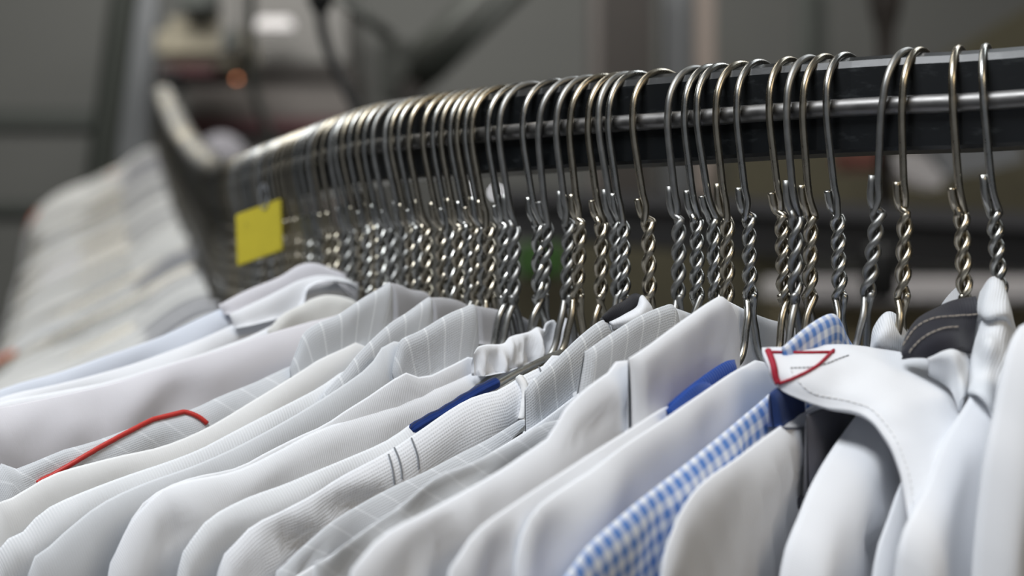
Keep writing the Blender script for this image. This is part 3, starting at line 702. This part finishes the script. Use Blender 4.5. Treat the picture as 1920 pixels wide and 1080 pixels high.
# ---------------------------------------------------------------- the packed far part of the rail: hangers and garments, each its own object
def far_body(seed, slope, z0, tip):
    rnd_ = random.Random(seed)
    top = [Vector((-.205, 0, -.34)), Vector((-.198, 0, z0 - slope * .19 - .05)), Vector((-.18, 0, z0 - slope * .18 - .004)), Vector((-.10, 0, z0 - slope * .10)), Vector((-.04, 0, z0 - slope * .03)),
           Vector((-.02, 0, z0)), Vector((.0, 0, z0 + .002)), Vector((.04, 0, z0 - slope * .03)), Vector((.10, 0, z0 - slope * .10 + rnd_.uniform(-.003, .003))), Vector((.15, 0, z0 - slope * .15 + rnd_.uniform(-.003, .003))),
           Vector((tip - .012, 0, z0 - slope * tip - .004)), Vector((tip + .004, 0, z0 - slope * tip - .035)), Vector((tip + .012, 0, -.34))]
    bot = [Vector((-.17, 0, -.44)), Vector((0, 0, -.44)), Vector((tip - .01, 0, -.44))]
    return wrap(top, bot, .0045, .003, rnd_.uniform(.0015, .0030), seed=seed * 3 + 50, cols=64, dist=[0, .0012, .003, .006, .010, .016, .024, .034, .048, .07, .10, .15, .24, .38], wr=(40., 14.))
def far_collar(seed):
    top = [Vector((-.055, 0, -.120)), Vector((-.035, 0, -.102)), Vector((-.01, 0, -.096)), Vector((.015, 0, -.097)), Vector((.035, 0, -.107)), Vector((.060, 0, -.126))]
    bot = [Vector((-.050, 0, -.135)), Vector((-.03, 0, -.120)), Vector((0, 0, -.112)), Vector((.02, 0, -.118)), Vector((.04, 0, -.135)), Vector((.06, 0, -.150))]
    return wrap(top, bot, .003, .003, .002, seed=seed, cols=30, n0=.002, dist=[0, .001, .003, .006, .010, .016, .024, .04])
def mk(name, data, mat):
    V, Fc, U = data
    me = bpy.data.meshes.new(name); me.from_pydata([tuple(v) for v in V], [], Fc); me.update()
    me.polygons.foreach_set('use_smooth', [True] * len(me.polygons))
    lay = me.uv_layers.new(name='UVMap'); dat = [0.0] * (2 * len(me.loops))
    for i, l in enumerate(me.loops): dat[2 * i], dat[2 * i + 1] = U[l.vertex_index]
    lay.data.foreach_set('uv', dat); me.materials.append(M[mat]); return me
FB = [mk('shirt', far_body(s_, sl + .05, z_, tp), mt) for s_, sl, z_, tp, mt in
      ((1, .36, -.106, .190, 'far_white'), (2, .42, -.110, .180, 'far_white'), (3, .39, -.104, .196, 'far_grey'), (4, .34, -.112, .186, 'far_white'), (5, .40, -.108, .176, 'lilac'), (6, .37, -.101, .192, 'far_white'), (7, .38, -.108, .188, 'grey'))]
FC = [mk('collar', far_collar(s_), mt) for s_, mt in ((11, 'far_white'), (12, 'grey_dark'), (13, 'far_grey'))]
def pip_mesh(which):
    if which == 'tip': pts = [Vector((.165, .006, -.170)), Vector((.182, .006, -.178)), Vector((.193, .006, -.192)), Vector((.200, .006, -.215))]
    else: pts = [Vector((.075, .010, -.124)), Vector((.050, .010, -.112)), Vector((.03, .010, -.102)), Vector((.010, .010, -.097))]
    v, f = sweep(resample(pts, 16), .0032, 8)
    me = bpy.data.meshes.new('piping'); me.from_pydata([tuple(x) for x in v], [], f); me.update(); me.materials.append(M['orange']); return me
PIP = {'tip': pip_mesh('tip'), 'neck': pip_mesh('neck')}
l = path_px(683); rnd = random.Random(5); k = 0
end = PLEN[-1] - .01
while l < end:
    p, t = path_at(l); px = proj(p)[0]; yaw = R(theta(px) + rnd.uniform(-3, 3)); lean = R(rnd.uniform(-2.5, 2.5))
    ho = place_hanger(p, yaw, lean, HM[rnd.choice((0, 0, 2, 2, 3) if p.y < 1.3 else (3, 3, 2))])
    far = p.y > 1.5
    tag(ho, 'blurred wire hanger in the packed row climbing at the far left' if far else 'blurred wire hanger in the packed row around the yellow tag', 'clothes hanger',
        'hangers on the rising far rail' if far else 'packed hangers near the yellow tag')
    vpt = ho.matrix_world @ Vector((.009, 0, -.10))
    g = bpy.data.objects.new('shirt', FB[rnd.randrange(len(FB))] if far else FB[rnd.choice((0, 1, 3, 4, 5, 6, 0, 2))]); link(g)
    g.location = (vpt.x, vpt.y, p.z + (rnd.uniform(-.016, .006) if far else rnd.uniform(-.007, .003))); g.rotation_euler = (0, 0, math.pi + yaw)
    c = bpy.data.objects.new('collar', FC[rnd.choice((0, 0, 1, 2))]); link(c, g)
    lab, grp = ('blurred white shirt in the packed stack rising at the far left', 'shirts on the rising far rail') if far else ('blurred pale shirt packed below the yellow tag', 'shirts packed below the yellow tag')
    k += 1
    special = None
    if p.y > 2.93 and 'a' not in PIP: PIP['a'] = 1; special = ('neck', 'tip'); lab = 'white shirt with orange piping, last at the very top of the stack'
    elif p.y > 1.72 and 'b' not in PIP: PIP['b'] = 1; special = ('tip',); lab = 'white shirt with orange shoulder piping at the lower left edge of the stack'
    if special:
        for w_ in special: link(bpy.data.objects.new('piping', PIP[w_]), g)
    tag(g, lab, 'shirt', grp)
    l += rnd.uniform(.010, .0135) if not far else rnd.uniform(.011, .016)

# yellow tag hanging on a hook
tp = at(486, 436, .90)
V, Fc = box_data((0, 0, 0), (.0222, .0012, .0250), .0005)
V = [Vector((v.x, v.y + .002 * math.sin(v.x * 90), v.z + v.x * .32)) for v in V]
M['yellow'] = plain('yellow_card', (0.60, 0.50, 0.03), 0.7, var=0.12, scale=120)
M['ink'] = plain('dark_ink', (0.10, 0.09, 0.02), 0.8)
to = mesh_obj('paper_tag', V, Fc, 'yellow', smooth=False, loc=tp); to.rotation_euler = (0, R(-2), R(-12))
tag(to, 'small yellow card tag clipped among the packed hangers', 'tag')
lp = [Vector((.003 + .002 * math.cos(a / 12 * 6.283), -.0002, .017 + .006 * math.sin(a / 12 * 6.283))) for a in range(13)]
V, Fc = sweep(lp, .0005, 6); mesh_obj('loop', V, Fc, 'grey_thread', parent=to)
pr = [box_data((-.008 + .001 * i, -.0012, .007 - .003 * i), (.003, .0006, .0016)) for i in range(2)]
V, Fc = join(pr); mesh_obj('ink_mark', V, Fc, 'ink', parent=to, smooth=False)

# ---------------------------------------------------------------- the room behind
M['wall'] = plain('grey_wall_paint', (0.092, 0.093, 0.087), 0.8, var=0.06, scale=3)
M['floor'] = plain('concrete_floor', (0.16, 0.155, 0.15), 0.7, var=0.15, scale=6)
M['ceil'] = plain('ceiling_paint', (0.35, 0.35, 0.34), 0.9)
M['post'] = plain('dark_green_paint', (0.010, 0.013, 0.009), 0.6, var=0.1)
M['trim'] = plain('green_grey_trim', (0.045, 0.050, 0.044), 0.6)
M['beige'] = plain('beige_enamel', (0.25, 0.225, 0.165), 0.5, var=0.1)
M['panel'] = plain('pale_grey_enamel', (0.125, 0.12, 0.112), 0.5, var=0.05)
M['brown'] = plain('brown_grey_enamel', (0.075, 0.066, 0.060), 0.6, var=0.05)
M['maroon'] = plain('maroon_paint', (0.05, 0.012, 0.014), 0.5)
M['blackrub'] = plain('black_rubber', (0.006, 0.006, 0.006), 0.5)
M['strut'] = plain('grey_green_strut', (0.022, 0.024, 0.019), 0.6, var=0.1)
M['darkwood'] = plain('dark_brown_wood', (0.012, 0.008, 0.005), 0.6, var=0.3)
M['sheet'] = plain('blue_grey_sheet', (0.10, 0.105, 0.11), 0.5)
M['pink'] = plain('pinkish_beige_board', (0.17, 0.14, 0.12), 0.7)
M['olive'] = plain('olive_canvas', (0.045, 0.040, 0.022), 0.9, var=0.3)
M['khaki'] = plain('khaki_board', (0.16, 0.135, 0.08), 0.8, var=0.15)
M['table'] = plain('white_laminate', (0.62, 0.60, 0.60), 0.5)
M['green'] = plain('green_plastic', (0.03, 0.09, 0.012), 0.6)
M['beam'] = plain('black_beam_paint', (0.012, 0.012, 0.014), 0.5)
M['greyband'] = plain('dark_grey_paint', (0.035, 0.035, 0.038), 0.6)
M['cloth_white'] = plain('white_rag', (0.30, 0.29, 0.29), 0.9, var=0.2, scale=60)
M['sack'] = plain('grey_sack_cloth', (0.17, 0.165, 0.18), 0.9, var=0.2, scale=20)
M['rust'] = plain('rust_red_box', (0.09, 0.028, 0.018), 0.8)
M['glow_white'] = plain('glowing_white', (0.9, 0.9, 0.9), 0.4, emit=(0.95, 0.95, 1.0), espow=9.0)  # emissive white for the small bright spots
M['lamp_orange'] = plain('lit_orange_lamp', (0.9, 0.4, 0.2), 0.4, emit=(1.0, 0.35, 0.15), espow=5.0)

# room shell
WY = 5.2
def slab(name, c, s, mat):
    V, Fc = box_data(Vector((0, 0, 0)), s); return structure(mesh_obj(name, V, Fc, mat, smooth=False, loc=c))
slab('wall_back', (0, WY + .05, 1.6), (8, .1, 3.2), 'wall')
slab('wall_left', (-4.05, 1.5, 1.6), (.1, 7.5, 3.2), 'wall')
slab('wall_right', (4.05, 1.5, 1.6), (.1, 7.5, 3.2), 'wall')
slab('floor', (0, 1.5, -.05), (8.2, 7.5, .1), 'floor')
slab('ceiling', (0, 1.5, 3.25), (8.2, 7.5, .1), 'ceil')
def px_box(name, x0, y0, x1, y1, Y, depth, mat, parent=None, bev=.004, lean=0.0):
    a = at(x0, y0, Y); b = at(x1, y1, Y); c = (a + b) / 2; c.y = Y + depth / 2
    V, Fc = box_data(Vector((0, 0, 0)), (abs(b.x - a.x), depth, abs(a.z - b.z)), bev)
    if parent is not None: c = c - parent.location
    o = mesh_obj(name, V, Fc, mat, parent=parent, smooth=False, loc=c)
    if lean: o.rotation_euler = (0, lean, 0)
    return o
def bar_px(name, pts, Y, r, mat, parent=None, flat=None, sides=12, dy=0.0):
    P = resample([at(x, y, Y + (dy * i)) for i, (x, y) in enumerate(pts)], 30) if len(pts) > 2 else [at(x, y, Y) for x, y in pts]
    base = P[0].copy(); V, Fc = sweep([p - base for p in P], r, sides)
    return mesh_obj(name, V, Fc, mat, parent=parent, loc=base if parent is None else base - parent.location)
# wall trims
for i, (y0, y1) in enumerate(((203, 240), (378, 402))):
    structure(px_box('trim_%d' % (i + 1), -600, y0, 620, y1, WY - .03, .03, 'trim'))
# things
o = bar_px('steel_post', [(238, -40), (222, 70), (205, 200), (185, 340), (165, 520)], 4.0, .030, 'post'); tag(o, 'dark green steel post leaning slightly, left of the beige machine', 'post')
o = px_box('upright_panel', 228, -60, 284, 420, 4.35, .05, 'sheet', lean=R(4)); tag(o, 'narrow blue-grey upright panel right of the dark green post', 'panel')
o = px_box('machine_housing', 288, 28, 455, 122, 4.2, .3, 'beige', bev=.03); tag(o, 'rounded beige machine housing high behind the rail end', 'machine')
px_box('base_bar', 300, 120, 400, 142, 4.15, .2, 'maroon', parent=o)
px_box('motor', 282, 128, 345, 165, 4.05, .15, 'blackrub', parent=o, bev=.02)
px_box('switch_box', 335, -30, 405, 26, 4.15, .15, 'trim', parent=o, bev=.015)
px_box('pillar', 412, -60, 450, 100, 4.1, .05, 'panel', parent=o)
px_box('valve', 418, 50, 446, 92, 4.05, .04, 'trim', parent=o, bev=.01)
o = px_box('press_machine', 350, -60, 650, 124, 4.6, .4, 'panel', bev=.01); tag(o, 'pale grey press cabinet behind the two black cables', 'machine')
px_box('lower_panel', 350, 124, 660, 222, 4.62, .4, 'brown', parent=o)
px_box('edge_strip', 350, 122, 660, 134, 4.58, .02, 'darkwood', parent=o)
px_box('red_strip', 350, 222, 660, 246, 4.58, .05, 'maroon', parent=o)
px_box('handle_bar', 478, 32, 548, 60, 4.5, .03, 'table', parent=o, bev=.008)
px_box('lower_body', 340, 246, 660, 700, 4.62, .4, 'brown', parent=o)
o = bar_px('black_cable', [(473, -60), (471, 20), (470, 110), (474, 160), (488, 205), (506, 250), (530, 330)], 2.9, .0068, 'post'); tag(o, 'thin dark cable hanging left of the thicker black one', 'cable')
o = bar_px('black_cable', [(598, -60), (600, 10), (606, 60), (622, 110), (645, 160), (668, 205), (690, 270)], 2.0, .0060, 'blackrub'); tag(o, 'thick black cable curving down from its plug to the rail', 'cable')
V, Fc = sweep([Vector((0, 0, z)) for z in (.05, .012, .002, -.004)], .014, 14, radii=[.0145, .0145, .011, .007]); mesh_obj('plug', V, Fc, 'blackrub', parent=o, loc=at(601, 18, 2.0) - o.location)
o = bar_px('thin_brace', [(630, -10), (735, 72)], 3.6, .011, 'post'); tag(o, 'thin dark diagonal strut meeting the thick diagonal beam', 'brace')
o = bar_px('diagonal_beam', [(985, -60), (745, 165)], 3.7, .044, 'strut', sides=4); tag(o, 'thick green-grey diagonal beam descending to the rail hooks', 'beam')
px_box('joint_plate', 712, 74, 775, 190, 3.66, .06, 'strut', parent=o, bev=.01)
px_box('bracket', 745, 150, 790, 330, 3.64, .05, 'darkwood', parent=o, bev=.01)
bar_px('rib', [(1010, -50), (810, 145)], 3.66, .016, 'post', parent=o)
o = px_box('wooden_cabinet', 1128, -60, 1225, 700, 4.4, .3, 'darkwood'); tag(o, 'dark brown upright cabinet behind the middle of the rail', 'cabinet')
px_box('edge_strip', 1108, -60, 1128, 700, 4.4, .2, 'brown', parent=o)
px_box('metal_sheet', 1246, -60, 1296, 700, 4.5, .1, 'sheet'); tag(bpy.data.objects[-1] if False else [x for x in COL.objects if x.name.startswith('metal_sheet')][0], 'narrow blue-grey metal sheet beside the dark brown cabinet', 'panel')
o = px_box('board', 1306, -60, 1342, 700, 4.4, .06, 'pink'); tag(o, 'tall pinkish beige board standing right of the blue-grey sheet', 'board')
o = px_box('rubber_pipe', 1500, -60, 1560, 280, 4.6, .1, 'trim', bev=.04); tag(o, 'dark round-edged duct on the wall right of the pinkish board', 'duct')
tp_ = at(1660, 0, 3.4)
prof = [(.030, .10), (.034, .05), (.031, .0), (.026, -.03), (.018, -.055), (.016, -.10), (.016, -.40)]
V, Fc = sweep([Vector((0, 0, z)) for r_, z in prof], .03, 18, radii=[r_ for r_, z in prof]); o = mesh_obj('table_leg', V, Fc, 'darkwood', loc=tp_); o.name = 'turned_post'; tag(o, 'dark turned wooden post tapering down behind the rail', 'post')
# olive shape, upper right: sloping canvas cover
def prism_px(name, poly, Y, depth, mat):
    P = [at(x, y, Y) for x, y in poly]; base = P[0].copy(); n = len(P)
    V = [p - base for p in P] + [p - base + Vector((0, depth, 0)) for p in P]
    Fc = [tuple(range(n)), tuple(range(2 * n - 1, n - 1, -1))] + [(i, (i + 1) % n, n + (i + 1) % n, n + i)[::-1] for i in range(n)]
    return mesh_obj(name, V, Fc, mat, smooth=False, loc=base)
o = prism_px('canvas_cover', [(1780, 115), (1830, 75), (1880, 42), (1990, -20), (2200, -60), (2200, 430), (1380, 430), (1380, 285), (1700, 255)], 4.0, .5, 'olive'); tag(o, 'olive canvas covered heap sloping up behind the right end of the rail', 'cover')
o = prism_px('rag_pile', [(1672, 300), (1700, 282), (1735, 290), (1770, 330), (1765, 352), (1730, 345), (1695, 330)], 3.7, .12, 'cloth_white'); tag(o, 'crumpled white rag on the olive cover, seen between the hangers', 'rag')
o = prism_px('grey_sheet', [(1740, 262), (1900, 258), (1925, 300), (1860, 318), (1775, 332)], 3.75, .1, 'sheet'); tag(o, 'blue-grey folded sheet right of the white rag', 'sheet')
o = px_box('red_box', 1580, 268, 1668, 318, 3.7, .12, 'rust', bev=.01); tag(o, 'small rust red box left of the white rag', 'box')
# black horizontal conveyor beam under the rail
o = prism_px('conveyor_beam', [(930, 372), (1300, 385), (2100, 432), (2100, 520), (1300, 470), (930, 438)], 3.2, .15, 'beam'); tag(o, 'long black horizontal beam behind the twisted necks of the hangers', 'beam')
c2 = prism_px('top_flange', [(930, 354), (1300, 366), (2100, 405), (2100, 440), (1300, 395), (930, 380)], 3.16, .2, 'greyband'); c2.location -= o.location; c2.parent = o
# lower things
o = px_box('green_crate', 968, 455, 1062, 522, 3.6, .2, 'green', bev=.01); tag(o, 'small green crate seen under the black beam, left of the brown board', 'crate')
o = px_box('brown_board', 1060, 430, 1500, 720, 4.1, .2, 'khaki'); o.data.materials[0] = M['olive']; tag(o, 'brown board leaning below the black beam behind the hangers', 'board')
o = px_box('worktable', 1490, 520, 2200, 572, 3.5, .5, 'table', bev=.01); tag(o, 'pale work table at the lower right behind the gingham collar', 'table')
px_box('apron', 1490, 572, 2200, 598, 3.52, .45, 'khaki', parent=o)
px_box('front_board', 1490, 598, 2200, 900, 3.54, .42, 'khaki', parent=o)
V, Fc = sweep([Vector((0, 0, z)) for z in (.0, -.01, -.075, -.088)], .03, 18, radii=[.028, .030, .030, .018]); o = mesh_obj('black_cylinder', V, Fc, 'blackrub', loc=at(1650, 462, 3.1)); tag(o, 'short black cylinder hanging from the black beam over the table', 'fitting'); o.name = 'beam_roller'
def glow_ball(name, px, py, Y, r, mat, label):
    pts = [Vector((0, 0, r * math.cos(a * math.pi / 8))) for a in range(9)]
    V, Fc = sweep(pts, r, 12, radii=[max(1e-5, r * math.sin(a * math.pi / 8)) for a in range(9)])
    o = mesh_obj(name, V, Fc, mat, loc=at(px, py, Y)); tag(o, label, 'lamp'); return o
glow_ball('glow_spot', 874, 357, 3.158, .0030, 'glow_white', 'left of the two small white glowing spots seen between hangers')
glow_ball('glow_spot', 931, 361, 3.158, .0034, 'glow_white', 'right of the two small white glowing spots seen between hangers')
glow_ball('glow_spot', 444, 147, 4.617, .0040, 'lamp_orange', 'small orange lit lamp on the machine at the upper left')
glow_ball('glow_spot', 421, 120, 4.597, .0032, 'glow_white', 'small white glowing spot just above the orange lamp')
# machine part hidden behind rail bend
sk = at(415, 262, 3.6); zs = [0.012, 0, -.03, -.08, -.2, -.5, -.9, -(sk.z) + .01]
V, Fc = sweep([Vector((0, 0, z)) for z in zs], .05, 18, radii=[.012, .035, .055, .065, .08, .12, .14, .13])
o = mesh_obj('laundry_sack', V, Fc, 'sack', loc=sk); tag(o, 'grey cloth sack top behind the bend of the hanger row', 'sack')
px_box('brown_carton', 955, 522, 1075, 1900, 3.58, .3, 'olive'); o = COL.objects['brown_carton']; tag(o, 'brown carton under the small green crate', 'carton')
